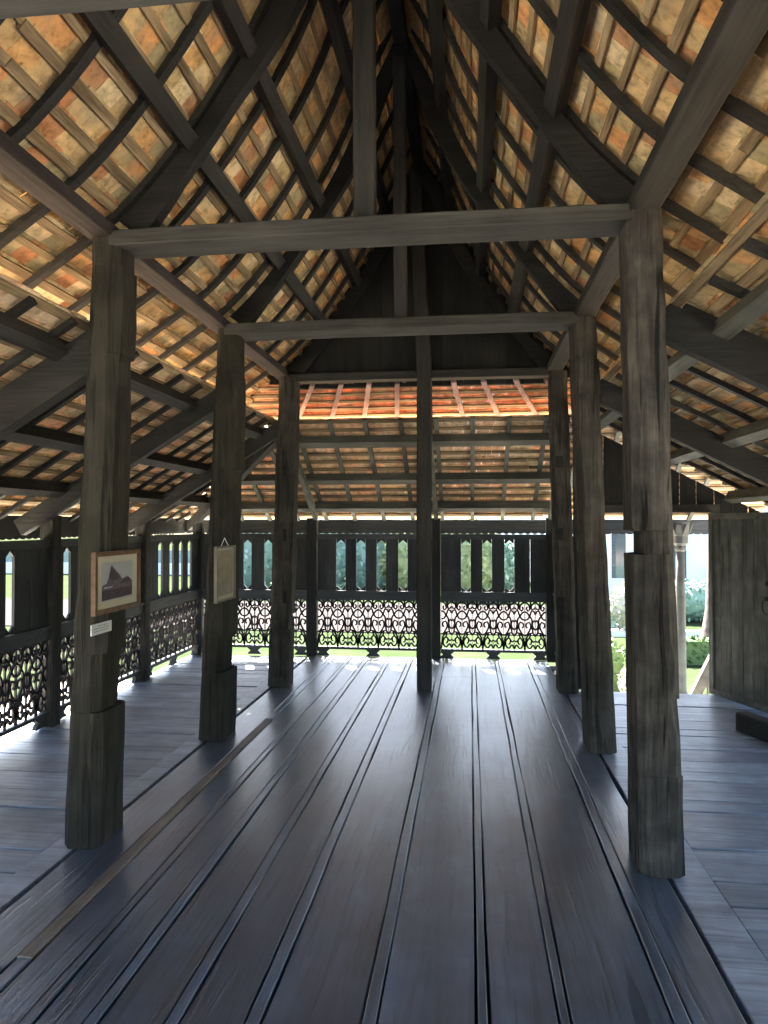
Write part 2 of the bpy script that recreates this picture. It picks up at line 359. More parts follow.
# support piers under the raised floor
for k, (x, y) in enumerate([(-3.3, 8.5), (-3.3, 5.3), (-3.3, 1.5), (0.9, 8.4), (3.4, 7.0), (-1.9, 8.5), (-.5, 8.5), (-1.9, 5.2), (.9, 5.2), (3.4, 3.0), (3.4, -1.2), (-3.3, -1.2)]):
    mb = MB(); mb.lathe((x, y, -1.42), [(.13, 0), (.12, .6), (.12, 1.2)], 10); struct(mb.build('floor_pier', M['underfloor_dark']), 'pier carrying the raised floor', 'pier')
# landing outside the doorway
mb = MB(); mb.box(1.15, 3.7, 7.2, 9.1, -.62, -.5); struct(mb.build('floor_landing', M['floor_x']), 'lower landing outside the doorway', 'landing')
for x, y in ((1.3, 8.9), (3.5, 8.9), (3.5, 7.4), (1.3, 7.4)):
    mb = MB(); mb.lathe((x, y, -1.42), [(.09, 0), (.09, .8)], 10); struct(mb.build('floor_pier', M['underfloor_dark']), 'pier under the landing', 'pier')

# ------------------------------------------------------------------ roof tiling
def tile_field(name, P, rows, trange, mat, bmat, s_step=.145, tw=.128, label=None, cat='roof tiles', parent=None, n0=.075, jit=1.0, bskip=0):
    """P(s, n, t): s up the slope, n outward. trange(s) -> (t0, t1). Tiles are islands of one mesh; battens another"""
    tm = MB(); bt = MB(); s = rows[0] + s_step; k = 0
    while s < rows[1] + .001:
        t0, t1 = trange(s); off = (tw / 2 if k % 2 else 0)
        t = t0 - off
        while t < t1 - .01:
            a, b = max(t, t0), min(t + tw, t1)
            if b - a > .02:
                g = R.uniform(.0003, .0012); j = R.uniform(-.007, .007) * jit; q = R.uniform(-.002, .005) * jit; q2 = R.uniform(-.002, .003)
                stop, sbot = s + j + .012, s - s_step - .05 + j
                nt_, nb = n0 + q2, n0 + .025 + q
                th = .009
                tm.hexa([P(stop, nt_, a + g), P(stop, nt_, b - g), P(stop, nt_ + th, b - g), P(stop, nt_ + th, a + g),
                         P(sbot, nb, a + g), P(sbot, nb + R.uniform(-.002, .002), b - g), P(sbot, nb + th, b - g), P(sbot, nb + th, a + g)])
            t += tw
        # batten just under the tile heads, in lengths
        L_ = t1 - t0; nseg = max(1, int(L_ / 2.2)); cuts = [t0] + [t0 + L_ * (i + R.uniform(-.2, .2)) / nseg for i in range(1, nseg)] + [t1]
        for a, b in zip(cuts, cuts[1:]):
            w = R.uniform(.034, .05); z = R.uniform(-.002, .002); n = max(1, int((b - a) / .5)); rings = []
            for i in range(n + 1):
                tt = a + .003 + (b - a - .006) * i / n; w0 = R.uniform(-.003, .003)
                rings.append([P(s - w + w0, n0 - .018 + z, tt), P(s + w0, n0 - .018 + z, tt), P(s + w0, n0 - .002 + z, tt), P(s - w + w0, n0 - .002 + z, tt)])
            bt.loft(rings)
        s += s_step; k += 1
    o = tm.build(name, mat, parent); struct(o, label, cat)
    b = bt.build('batten', bmat, o)
    return o

for side, nm in ((-1, 'left'), (1, 'right')):
    def tr(s, side=side):
        p, _ = at_len(MC, MCL, s)
        return (YB, 7.24 + max(0, (p.x - 1.20)) * 1.3)
    tile_field('ceiling_' + nm, lambda s, n, t, side=side: main_point(side, s, n, t), (0.02, MCL[-1]), tr, M['tile'], M['batten_y'],
               label='%s slope of old clay tiles on battens, curving up to the ridge' % nm, cat='roof slope')

# skirt roof planes: (top point d0, z0), slope, outward direction
SK = {'left': dict(x=-1.93, z=2.60, m=.61, run=1.70), 'far': dict(y=7.13, z=2.62, m=.60, run=1.74), 'right': dict(x=.97, z=2.61, m=.52, run=2.35)}
def skirt_point(which, r, n, t):
    """r = horizontal run from the top edge; n = outward offset"""
    q = SK[which]; m = q['m']; l = math.hypot(1, m); nx, nz = m / l, 1 / l
    if which == 'far': return Vector((t, q['y'] + r + nx * n, q['z'] - m * r + nz * n))
    s = -1 if which == 'left' else 1
    return Vector((q['x'] + s * (r + nx * n), t, q['z'] - m * r + nz * n))
for which in ('left', 'far', 'right'):
    q = SK[which]; c = math.hypot(1, q['m']); run = q['run']
    if which == 'left': rng = lambda s, c=c, run=run: (YB, SK['far']['y'] + (run - s / c) + .12)
    elif which == 'far': rng = lambda s, c=c, run=run: (SK['left']['x'] - (run - s / c) - .12, 3.35)
    else: rng = lambda s, c=c: (YB, 7.12)
    tile_field('ceiling_' + {'left': 'left_veranda', 'far': 'far_veranda', 'right': 'right_veranda'}[which],
               lambda s, n, t, which=which, c=c, run=run: skirt_point(which, run - s / c, n, t), (0.0, (run + .03) * c), rng,
               M['tile_skirt'] if which != 'right' else M['tile'], M['batten_x'] if which == 'far' else M['batten_y'], s_step=.14, tw=.135,
               label='lower lean-to roof of clay tiles over the %s veranda' % which, cat='veranda roof', n0=.085)
m_ = MB(); m_.loft([[(-2.26, 7.42, 2.57), (-2.36, 7.56, 2.63), (-2.46, 7.42, 2.57), (-2.36, 7.56, 2.54)], [(-3.60, 8.84, 1.72), (-3.70, 8.94, 1.79), (-3.80, 8.84, 1.72), (-3.70, 8.94, 1.70)]])
struct(m_.build('ceiling_hip_cap', M['tile_skirt']), 'hip tiles over the corner of the veranda roof', 'hip cap')
# apron under the gable
AP = dict(y=7.04, z=2.97, m=.50, run=.61)
def apron_point(s, n, t):
    r = AP['run'] - s / math.hypot(1, AP['m']); m = AP['m']; l = math.hypot(1, m)
    return Vector((t, AP['y'] + r + m / l * n, AP['z'] - m * r + n / l))
def aprng(s):
    r = AP['run'] - s / math.hypot(1, AP['m']); return (-2.14 - max(r, 0) * 1.0, 1.12 + max(r, 0) * 1.0)
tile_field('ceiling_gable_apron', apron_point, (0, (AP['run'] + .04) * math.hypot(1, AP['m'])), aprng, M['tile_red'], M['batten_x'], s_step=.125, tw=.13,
           label='strip of red clay tiles below the dark gable, coloured bright for bounced sun', cat='apron roof', n0=.05)

# ------------------------------------------------------------------ gable wall above the far row
poly = [(XC - p.x, p.y) for p in MC if p.y > 3.05] + [(XC + p.x, p.y) for p in reversed(MC) if p.y > 3.05]
mb = MB(); edges = [-1.86 + .2 * k for k in range(15)]
def dz_at(x):
    d = abs(x - XC)
    for a, b in zip(MC, MC[1:]):
        if b.x <= d <= a.x: t = (a.x - d) / (a.x - b.x + 1e-9); return a.y + (b.y - a.y) * t
    return 5.15 if d < .1 else 3.05
for a, b in zip(edges, edges[1:]):
    a2, b2 = a + .0006, b - .0006; m_ = (a2 + b2) / 2
    y = 7.10 + R.uniform(-.004, .004)
    pl = [(a2, 2.955), (b2, 2.955)] + [(x, max(3.06, dz_at(x) - .01)) for x in (b2, (b2 + m_) / 2, m_, (a2 + m_) / 2, a2)]
    pl[2:] = [(x, z + .075) for x, z in pl[2:]]
    mb.prism(pl, lambda u, v, t: (u, t, v), y, y + .022)
bp_ = [main_point(-1, l, .092, 0) for l in MCL if at_len(MC, MCL, l)[0].y > 3.0] + [main_point(1, l, .092, 0) for l in reversed(MCL) if at_len(MC, MCL, l)[0].y > 3.0]
bk = [(p.x, p.z) for p in bp_]; bk = [(bk[0][0], 2.955)] + bk + [(bk[-1][0], 2.955)]
mb.prism(bk, lambda u, v, t: (u, t, v), 7.135, 7.16)  # unseen backing sheet, added to block sky light between the boards
struct(mb.build('wall_gable', M['black_z']), 'black boarded gable triangle under the far end of the roof', 'gable wall')

# ------------------------------------------------------------------ timber frame
FR = 'timber posts of the hall'
def post(name, label, rings, mat, chf=.035, group=FR):
    """rings: (z, x0, x1, y0, y1); hewn octagonal-ish post"""
    t = thing(name, label, 'post', ((rings[0][1] + rings[0][2]) / 2, (rings[0][3] + rings[0][4]) / 2, rings[0][0]), group)
    full = []
    for a, b in zip(rings, rings[1:]):
        n = max(1, int((b[0] - a[0]) / .14))
        for k in range(n): full.append([a[i] + (b[i] - a[i]) * k / n for i in range(5)])
    full.append(list(rings[-1]))
    out = []
    for z, x0, x1, y0, y1 in full:
        c = min(chf, (x1 - x0) * .25, (y1 - y0) * .25); c1, c2, c3, c4 = [c * R.uniform(.7, 1.3) for _ in range(4)]
        j = lambda: R.uniform(-.004, .004)
        mx, my = (x0 + x1) / 2, (y0 + y1) / 2
        out.append([(x0 + c1, y0 + j(), z), (mx + j(), y0 + j(), z), (x1 - c2, y0 + j(), z), (x1 + j(), y0 + c2, z), (x1 + j(), my, z), (x1 + j(), y1 - c3, z), (x1 - c3, y1, z), (x0 + c4, y1, z), (x0 + j(), y1 - c4, z), (x0 + j(), my, z), (x0 + j(), y0 + c1, z)])
    m = MB(); m.loft(out); m.build('shaft', mat, t)
    return t
def wedge(t, x0, x1, y0, y1, z0, z1, mat=None, name='wedge'):
    m = MB(); m.box(x0, x1, y0, y1, z0, z1); m.build(name, mat or M['beam_x'], t)
def leaning(xb, xt, hw0, hw1, yb, yt, hy0, hy1, zt=3.04, steps=()):
    """ring list from base to top, with steps [(z0, z1, dx0, dx1, dy0, dy1)] cut into it"""
    zs = sorted(set([0, zt] + [z for s in steps for z in (s[0], s[0] + .004, s[1] - .004, s[1])]))
    out = []
    for z in zs:
        t = z / zt; x = xb + (xt - xb) * t; w = hw0 + (hw1 - hw0) * t; y = yb + (yt - yb) * t; h = hy0 + (hy1 - hy0) * t
        r = [z, x - w, x + w, y - h, y + h]
        for s in steps:
            if s[0] + .002 < z < s[1] - .002:
                for i in range(4): r[i + 1] += s[2 + i]
        out.append(r)
    return out
t = post('timber_post', 'thick dark post carrying the framed picture of a steep-roofed house, left row', leaning(-1.915, -1.82, .092, .078, 3.51, 3.5, .155, .10, steps=[(.66, .95, 0, -.02, 0, -.03), (2.45, 2.9, 0, .012, 0, .01)]), M['post_mossy'])
wedge(t, -1.80, -1.757, 3.44, 3.54, 2.30, 2.42, M['post'], 'patch')
t = post('timber_post', 'left-row post holding the thin-framed printed sheet', leaning(-1.90, -1.775, .10, .08, 5.28, 5.22, .16, .10, steps=[(.5, .75, 0, -.03, 0, -.03), (2.0, 2.7, 0, .01, 0, .03)]), M['post_mossy'])
t = post('timber_post', 'bare left-row post at the end by the far screen, beside the red tile strip', leaning(-1.865, -1.78, .105, .09, 6.99, 7.0, .13, .11, steps=[(.55, .7, 0, -.02, 0, 0)]), M['post'])
for z in (.82, 1.42, 2.05): wedge(t, -1.815, -1.775, 6.86, 6.93, z, z + .12, M['black_x'])
t = post('timber_post', 'large cracked grey post at the right with a square notch at door height', leaning(.87, .80, .10, .082, 3.555, 3.5, .16, .11, steps=[(1.455, 1.565, .045, 0, 0, 0), (.45, .8, 0, -.008, 0, 0)]), M['post_cracked'])
wedge(t, .735, .765, 3.44, 3.52, 2.22, 2.32, M['black_x'])
t = post('timber_post', 'right-row post with a peg end showing, just left of the cracked grey post', leaning(.915, .79, .095, .085, 5.32, 5.22, .165, .10, steps=[(2.5, 2.75, .0, .01, 0, .02)]), M['post'])
wedge(t, .755, .80, 5.17, 5.26, 1.40, 1.50, M['beam_x'], 'peg'); wedge(t, .775, .83, 5.19, 5.27, .95, 1.04, M['beam_x'], 'peg')
t = post('timber_post', 'dark right-row post nearest the far screen, with square peg ends', leaning(.92, .83, .09, .085, 7.06, 7.02, .13, .10), M['post'])
for z in (.80, 1.44, 2.12): wedge(t, .80 + .0 * z, .87, 6.90, 6.96, z, z + .11, M['black_x'], 'peg')
post('timber_post', 'slender square centre post rising into the black gable', [(0, -.51, -.37, 6.88, 7.02), (3.0, -.505, -.365, 6.88, 7.02), (5.05, -.59, -.47, 6.94, 7.05)], M['beam_z'], .012)
# wall plates on the post heads
for side, nm in ((-1, 'left'), (1, 'right')):
    x = -.525 + side * 1.325
    m = MB(); m.bar((x, YB, 3.075), (x, 7.12, 3.075), .14, .07, segs=12, rough=.002, ch=.006)
    tag(m.build('wall_plate', M['plate'] if side < 0 else M['beam_y']), 'long purplish-brown plate beam lying on the %s row of posts' % nm, 'beam', 'wall plates')
# tie beams
for k, (y, w) in enumerate(zip(ROWS, (.21, .21, .24, .16))):
    m = MB(); x0, x1 = (-.525 - 1.27, -.525 + 1.27)
    m.bar((x0, y, 3.03), (x1, y, 3.034), w, .078, segs=6, rough=.002, sag=-.004, ch=.006)
    lab = ['tie beam cutting across the top left corner of the picture', 'broad tie beam between the framed-picture post and the cracked grey post', 'tie beam spanning the second pair of posts', 'dark tie beam at the foot of the black gable'][k]
    tag(m.build('tie_beam', M['tie'] if k < 3 else M['beam_x']), lab, 'beam', 'tie beams')
# king posts
for k, (y, x, w) in enumerate([(ROWS[1], -.511, .105), (ROWS[2], -.50, .092)]):
    m = MB(); m.bar((x, y, 3.069), (x - .01, y, 5.05), w, .09, up=(0, 1, 0), segs=6, rough=.001, ch=.005)
    tag(m.build('king_post', M['beam_z']), ['nearer king post, wide, standing on the broad tie beam', 'slim king post standing on the second tie beam'][k], 'post', 'king posts')
# ridge beam
m = MB(); m.bar((XC, YB, 5.08), (XC, 7.1, 5.08), .09, .16, segs=8)
tag(m.build('ridge_beam', M['black_x']), 'blackened ridge beam at the very top of the roof', 'beam')
m = MB(); m.loft([[(XC - .17, y, 5.10), (XC, y, 5.33), (XC + .17, y, 5.10), (XC + .15, y, 5.06), (XC, y, 5.28), (XC - .15, y, 5.06)] for y in (YB - .1, 3, 7.3)])
struct(m.build('ceiling_ridge_cap', M['tile']), 'ridge capping over the main roof', 'ridge cap')
# principal rafters
INN = [(3.0, .20), (3.15, .20), (3.4, .13), (3.75, .115), (4.15, .15), (4.6, .17), (5.1, .12), (6, .1)]
def inner_off(z):
    for (a, u), (b, v) in zip(INN, INN[1:]):
        if a <= z <= b: return u + (v - u) * (z - a) / (b - a)
    return .12
def principal(side, y, lab, th=.07):
    m = MB(); rings = []; s = 0
    while MC[0] is not None and s < MCL[-1]:
        p, d = at_len(MC, MCL, s)
        if p.y >= 3.11:
            n = inner_off(p.y) * .78
            a = main_point(side, s, 0.0, 0); b = main_point(side, s, -n, 0)
            if (b.x - XC) * side < .0: b.x = XC + side * .0
            if b.z < 3.075: b.z = 3.075
            rings.append([(a.x, y - th / 2, a.z), (a.x, y + th / 2, a.z), (b.x, y + th / 2, b.z), (b.x, y - th / 2, b.z)])
        s += .07
    m.loft(rings); tag(m.build('principal_rafter', M['black_x']), lab, 'rafter', 'curved principal rafters')
PL = ['frame nearest the camera', 'frame above the broad tie beam', 'second frame, above the slim king post', 'frame against the black gable']
for k, y in enumerate(ROWS):
    for side, nm in ((-1, 'left'), (1, 'right')):
        principal(side, y, 'curved black principal rafter, %s half of the %s' % (nm, PL[k]))
# purlins of the main roof
PUR = [(.905, 3.54, .085), (.555, 3.99, .075), (.30, 4.57, .06)]
def nearest_s(z):
    return min((abs(p.y - z), l) for p, l in zip(MC, MCL))[1]
for side, nm in ((-1, 'left'), (1, 'right')):
    for k, (d, z, w) in enumerate(PUR):
        s = nearest_s(z + (.05 if side > 0 else 0))
        m = MB(); ys = [YB] + ROWS + [7.09]
        for a, b in ((YB, ROWS[0]), (ROWS[0], ROWS[1]), (ROWS[1], ROWS[2]), (ROWS[2], 7.09)):
            r = []
            for t_ in (a, b):
                r.append([main_point(side, s - w / 2, -.045, t_), main_point(side, s + w / 2, -.045, t_), main_point(side, s + w / 2, .03, t_), main_point(side, s - w / 2, .03, t_)])
            m.loft(r)
        tag(m.build('purlin', M['beam_y']), '%s purlin on the %s roof slope' % (['lowest and thickest', 'middle', 'topmost, thinnest'][k], nm), 'purlin', 'purlins of the main roof')
ORD = 'first second third fourth fifth sixth seventh eighth ninth tenth eleventh twelfth thirteenth fourteenth fifteenth sixteenth seventeenth eighteenth nineteenth'.split()
def bay_label(y, rows, names, count):
    k = max([i for i, r in enumerate(rows) if r <= y], default=-1)
    count[k] = count.get(k, 0) + 1
    return ORD[count[k] - 1], names[k + 1]
MAIN_N = ['nearer than the topmost-left tie beam', 'past the topmost-left tie beam', 'past the broad tie beam', 'past the second tie beam', 'by the black gable']
# common rafters of the main roof
def common(side, y, lab, w=.05, s0=0.03, smin=0):
    m = MB(); rings = []; s = s0
    while s < MCL[-1] - .02:
        a, b = main_point(side, s, .028, 0), main_point(side, s, .06, 0)
        rings.append([(a.x, y - w / 2, a.z), (a.x, y + w / 2, a.z), (b.x, y + w / 2, b.z), (b.x, y - w / 2, b.z)]); s += .1
    m.loft(rings); return tag(m.build('common_rafter', M['beam_x']), lab, 'rafter', 'common rafters of the %s main slope' % ('left' if side < 0 else 'right'))
y = 1.03; cnt = {}
while y < 6.9:
    o_, nm_ = bay_label(y, ROWS, MAIN_N, cnt)
    for side in (-1, 1): common(side, y + R.uniform(-.02, .02), '%s thin rafter %s, %s main slope' % (o_, nm_, 'left' if side < 0 else 'right'))
    y += .412
# ------------------------------------------------------------------ skirt roof timbers
def sk_bar(which, r0, r1, t, n0, n1, w, name, lab, grp, mat):
    m = MB(); rings = []
    n = max(1, int((r1 - r0) / .4))
    for k in range(n + 1):
        r = r0 + (r1 - r0) * k / n
        rings.append([skirt_point(which, r, n0, t - w / 2), skirt_point(which, r, n0, t + w / 2), skirt_point(which, r, n1, t + w / 2), skirt_point(which, r, n1, t - w / 2)])
    m.loft(rings); return tag(m.build(name, mat), lab, 'rafter' if 'rafter' in name else 'purlin', grp)
LR = {1.735: 'nearest, mostly out of the picture', 3.5: 'leaving the framed-picture post', 5.25: 'leaving the post with the printed sheet', 7.0: 'leaving the last left-row post'}
for y in (1.735, 3.5, 5.25, 7.0):
    sk_bar('left', -.08, 1.60, y, -.20 if y < 4 else -.14, -.01, .07 if y > 4 else .09, 'veranda_rafter', 'heavy sloping beam of the left veranda, ' + LR[y], 'heavy veranda beams', M['beam_x'])
RR = {1.735: 'nearest, mostly out of the picture', 3.5: 'leaving the cracked grey post', 5.25: 'seen behind the cracked grey post'}
for y in (1.735, 3.5, 5.25):
    sk_bar('right', -.04, 2.2, y, -.17, -.01, .07, 'veranda_rafter', 'heavy sloping beam of the right veranda, ' + RR[y], 'heavy veranda beams', M['black_x'])
for x, l in ((-1.86, 'from the last left-row post'), (-.40, 'from the slender centre post'), (.93, 'from the last right-row post')):
    sk_bar('far', -.05, 1.5, x, -.11, -.01, .05, 'veranda_rafter', 'sloping brace rafter down to the far screen ' + l, 'far veranda beams', M['grey_y'])
# hip rafter
m = MB(); m.bar((-1.9, 7.1, 2.52), (-3.50, 8.72, 1.565), .07, .12); tag(m.build('hip_rafter', M['beam_x']), 'diagonal hip rafter into the far left corner', 'rafter')
# purlins
for k, (rl, rf, rr) in enumerate(((.17, .27, .20), (.74, .86, .82), (1.21, 1.37, 1.46))):
    for which, r in (('left', rl), ('far', rf), ('right', rr)):
        q = SK[which]; t0, t1 = (YB, 7.12 + r) if which == 'left' else ((-1.93 - r, 1.0 if k < 3 else 3.3) if which == 'far' else (YB, 7.1))
        m = MB(); h = .06
        m.loft([[skirt_point(which, r - .035, -.055, t), skirt_point(which, r + .035, -.055, t), skirt_point(which, r + .035, .035, t), skirt_point(which, r - .035, .035, t)] for t in (t0, (t0 + t1) / 2, t1)])
        tag(m.build('veranda_purlin', M['grey_x'] if which == 'far' else (M['grey_y'] if which == 'right' else M['beam_y'])),
            '%s purlin under the %s veranda tiles' % (['upper', 'middle', 'lower'][k], which), 'purlin', 'veranda purlins')
m = MB(); m.loft([[skirt_point('right', r, n, t) for r, n in ((2.0, -.055), (2.07, -.055), (2.07, .035), (2.0, .035))] for t in (YB, 7.1)])
tag(m.build('veranda_purlin', M['grey_y']), 'outermost purlin under the right veranda tiles', 'purlin', 'veranda purlins')
# common rafters of the skirts
def sk_common(which, t, r0=.03, w=.042, lab=''):
    sk_bar(which, r0, SK[which]['run'] - .02, t, .035, .066, w, 'veranda_common_rafter', lab, 'thin rafters of the %s veranda' % which, M['grey_y'] if which == 'far' else M['beam_x'])
LN = ['nearer than all heavy beams', 'past the nearest heavy beam', 'past the heavy beam of the framed-picture post', 'past the heavy beam of the printed-sheet post', 'past the last heavy beam']
y = 1.35; cnt = {}
while y < 8.6:
    o_, nm_ = bay_label(y, (1.735, 3.5, 5.25, 7.0), LN, cnt); lb = '%s thin rafter of the left veranda %s' % (o_, nm_)
    if y > 7.15:
        sk_common('left', y, max(.03, y - 7.1), lab=lb)
    else: sk_common('left', y, lab=lb)
    y += .345
x = -3.3
for k in range(18):
    x = -1.42 - 5 * .362 + .362 * k
    if x > 3.2: break
    sk_common('far', x, max(.03, -1.93 - x), .045, lab='%s thin rafter from the left corner under the far veranda tiles' % ORD[k])
y = 1.2; cnt = {}
RN = ['nearer than all heavy beams', 'past the nearest heavy beam', 'past the heavy beam of the cracked grey post', 'past the heavy beam behind the cracked grey post']
while y < 7.0:
    o_, nm_ = bay_label(y, (1.735, 3.5, 5.25), RN, cnt); sk_common('right', y, lab='%s thin rafter of the right veranda %s' % (o_, nm_)); y += .40
# apron rafters (they fan out), coloured pink for the bounce light
for k, x in enumerate((-1.56, -1.27, -.99, -.71, -.43, -.16, .13, .44, .73)):
    m = MB(); h = math.hypot(1, AP['m']); rings = []
    for s in (AP['run'] * h, .02):
        r = AP['run'] - s / h; xx = x + (x + .5) * .30 * r / AP['run']
        p, q_ = apron_point(s, 0, xx), apron_point(s, .032, xx)
        rings.append([(p.x - .024, p.y, p.z), (p.x + .024, p.y, p.z), (q_.x + .024, q_.y, q_.z), (q_.x - .024, q_.y, q_.z)])
    m.loft(rings); tag(m.build('apron_rafter', M['apron_wood']), '%s short pinkish rafter from the left across the red tile strip' % ORD[k], 'rafter', 'rafters of the red tile strip')
# fascia boards with scalloped lower edge
def fascia(name, a, b, z0, z1, th, lab, mat):
    a, b = Vector(a), Vector(b); L_ = (b - a).length; d = (b - a) / L_; n = int(L_ / .085); m = MB(); nrm = Vector((-d.y, d.x, 0))
    for k in range(n):
        u0, u1 = k * L_ / n, (k + 1) * L_ / n; um = (u0 + u1) / 2; w = (u1 - u0) / 2
        pl = [(u0, z1), (u0, z0 + .014), (u0 + w * .2, z0 + .005), (u0 + w * .55, z0), (um, z0 - .002), (u1 - w * .55, z0), (u1 - w * .2, z0 + .005), (u1, z0 + .014), (u1, z1)]
        m.prism(pl, lambda u, v, t: a + d * u + nrm * t + Vector((0, 0, v)), 0, th)
    tag(m.build(name, mat), lab, 'fascia board', 'eave fascia boards')
fascia('fascia_board', (-3.62, 8.86, 0), (3.3, 8.86, 0), 1.467, 1.64, .02, 'scalloped eave board above the far screen', M['panel_x'])
fascia('fascia_board', (-3.62, YB, 0), (-3.62, 8.86, 0), 1.467, 1.66, .02, 'scalloped eave board above the left screen', M['panel_y'])
fascia('fascia_board', (3.34, YB, 0), (3.34, 7.1, 0), 1.33, 1.47, .02, 'scalloped eave board of the right veranda', M['panel_y'])

# ------------------------------------------------------------------ balustrade bays
def fret(mb, F, u0, u1, v0, v1, th=.016, sw=.0205):
    """scrolled fretwork between u0..u1 and v0..v1; F(u, v, t) places it"""
    n = max(2, round((u1 - u0) / .125)); pw = (u1 - u0) / n; H = v1 - v0
    strokes = [
        [(0, .30), (.22, .33), (.48, .42), (.58, .50), (.42, .58), (.18, .56), (.12, .49), (.26, .46)],
        [(1, .03), (.78, .11), (.50, .04), (.24, .08), (.18, .17), (.42, .25), (.64, .21), (.58, .13), (.44, .13)],
        [(0, 0), (.06, .12), (.14, .24), (.4, .33), (.74, .36), (1, .29)],
        [(1, .42), (.80, .46), (.72, .55), (.86, .62), (1, .58)],
        [(0, .62), (.26, .64), (.50, .72), (.66, .82), (.86, .80), (1, .74)],
        [(0, .80), (.24, .77), (.46, .70), (.66, .64), (.70, .55)],
        [(0, .99), (.22, .97), (.42, .92), (.46, .84), (.28, .81), (.16, .87), (.27, .90)],
        [(1, .99), (.80, .96), (.62, .92), (.66, .85), (.86, .85), (1, .89)],
        [(.46, .84), (.56, .92), (.55, 1.0)],
        [(.58, .50), (.72, .44), (.78, .36)],
        [(.42, .25), (.52, .30), (.52, .345)],
        [(0, .10), (.18, .17)],
        [(1, .20), (.82, .17), (.64, .21)],
    ]
    for k in range(n):
        flip = k % 2
        for st in strokes:
            pts = smooth_curve([(p[0], p[1] * H / pw) for p in st], .14)
            P_ = []
            for p in pts:
                uu = 1 - p.x if flip else p.x
                P_.append(Vector((u0 + (k + uu) * pw, v0 + p.y * pw)))
            rings = []
            for i, p in enumerate(P_):
                d = (P_[min(i + 1, len(P_) - 1)] - P_[max(i - 1, 0)]).normalized(); nn = Vector((-d.y, d.x)) * sw / 2
                a, b = p + nn, p - nn
                rings.append([F(a.x, a.y, -th / 2), F(b.x, b.y, -th / 2), F(b.x, b.y, th / 2), F(a.x, a.y, th / 2)])
            mb.loft(rings)
    for k in range(n + 1):     # joints between the sawn boards
        u = u0 + k * pw
        for du in (-.0045, .0045):
            if u + du < u0 or u + du > u1: continue
            mb.prism([(u + du - .002, v0), (u + du + .002, v0), (u + du + .002, v1), (u + du - .002, v1)], F, -th / 2, th / 2)

def bay(F, u0, u1, slots, sw, label, loc, mats, bothrails=True):
    """one bay of the screen. F(u, v, t): u along, v up, t outwards"""
    t = thing('openwork_screen', label, 'screen', loc, 'openwork screen panels around the verandas')
    mrail, mboard = mats
    bx = lambda m, a, b, c, d, e, f: m.prism([(a, c), (b, c), (b, d), (a, d)], F, e, f)
    m = MB(); bx(m, u0, u1, 1.405, 1.468, -.03, .03); m.build('top_rail', mrail, t)
    m = MB(); bx(m, u0, u1, .672, .765, -.035, .035); bx(m, u0, u1, .765, .785, -.05, .045); m.build('middle_rail', mrail, t)
    m = MB(); bx(m, u0, u1, .075, .105, -.028, .028); m.build('bottom_rail', mrail, t)
    # feet
    nf = 3
    for k in range(nf):
        m = MB()
        c = u0 + (u1 - u0) * k / (nf - 1); w = .05
        c = min(max(c, u0 + .07), u1 - .07)
        m.prism([(c - .085, -.005), (c + .085, -.005), (c + .07, .018), (c + .045, .038), (c + .075, .062), (c + .085, .0752), (c - .085, .0752), (c - .075, .062), (c - .045, .038), (c - .07, .018)], F, -.02, .02)
        m.build('foot_block', mrail, t)
    m = MB(); fret(m, F, u0 + .004, u1 - .004, .104, .673); m.build('fretwork', M['fret'], t)
    # upright boards and the pointed fillers that shape the slots
    m = MB(); e = [u0]
    for s in slots: e += [s - sw / 2, s + sw / 2]
    e.append(u1)
    for a, b in zip(e[::2], e[1::2]):
        if b - a < .005: continue
        if b - a > .24:
            n = max(1, round((b - a) / .18)); w = (b - a) / n
            for k in range(n): bx(m, a + k * w + (.0025 if k else 0), a + (k + 1) * w - (.0025 if k < n - 1 else 0), .785, 1.405, -.011, .011)
        else: bx(m, a, b, .785, 1.405, -.011, .011)
    for s in slots:
        h = sw / 2 - .005; e_ = .055
        for z, sg in ((.785, 1), (1.405, -1)):
            m.prism([(s - h, z), (s - h, z + sg * e_), (s - .003, z + sg * .012), (s + .003, z + sg * .012), (s + h, z + sg * e_), (s + h, z)], F, -.009, .009)
    m.build('upright_boards', mboard, t)
    return t
YF = 8.62; XL = -3.35
Ff = lambda u, v, t: Vector((u, YF + t, v))
Fl = lambda u, v, t: Vector((XL - t, u, v))
Fr = lambda u, v, t: Vector((1.0 + t, u, v))
mf, ml = (M['panel_x'], M['panel_z']), (M['panel_y'], M['panel_z'])
bay(Ff, -3.285, -1.975, [-2.97, -2.72, -2.46], .10, 'far screen panel in the left corner, behind the bare left-row post', (-2.63, YF, 0), mf)
bay(Ff, -1.845, -.475, [-1.555, -1.31, -1.06, -.80], .115, 'far screen panel with four open slots, left of the slender centre post', (-1.16, YF, 0), mf)
bay(Ff, -.345, .885, [-.05, .20, .46], .115, 'far screen panel with three open slots, right of the slender centre post', (.27, YF, 0), mf)
bay(Fl, 2.07, 3.62, [2.45, 2.7, 2.95, 3.2], .10, 'left screen panel just outside the left edge of the picture', (XL, 2.85, 0), ml)
bay(Fl, 3.74, 5.38, [4.16, 4.41, 4.66, 4.91], .10, 'left screen panel cut by the left edge of the picture', (XL, 4.56, 0), ml)
bay(Fl, 5.50, 7.02, [5.66, 5.91, 6.16, 6.41, 6.66], .11, 'left screen panel partly hidden by the framed-picture post', (XL, 6.3, 0), ml)
bay(Fl, 7.14, 8.57, [7.485, 7.78, 8.045, 8.305], .11, 'left screen panel with four slots, between the two picture posts', (XL, 7.85, 0), ml)
bay(Fr, 7.22, 8.57, [7.6, 7.9, 8.2], .10, 'short side screen panel beside the last right-row post', (1.0, 7.9, 0), ml)
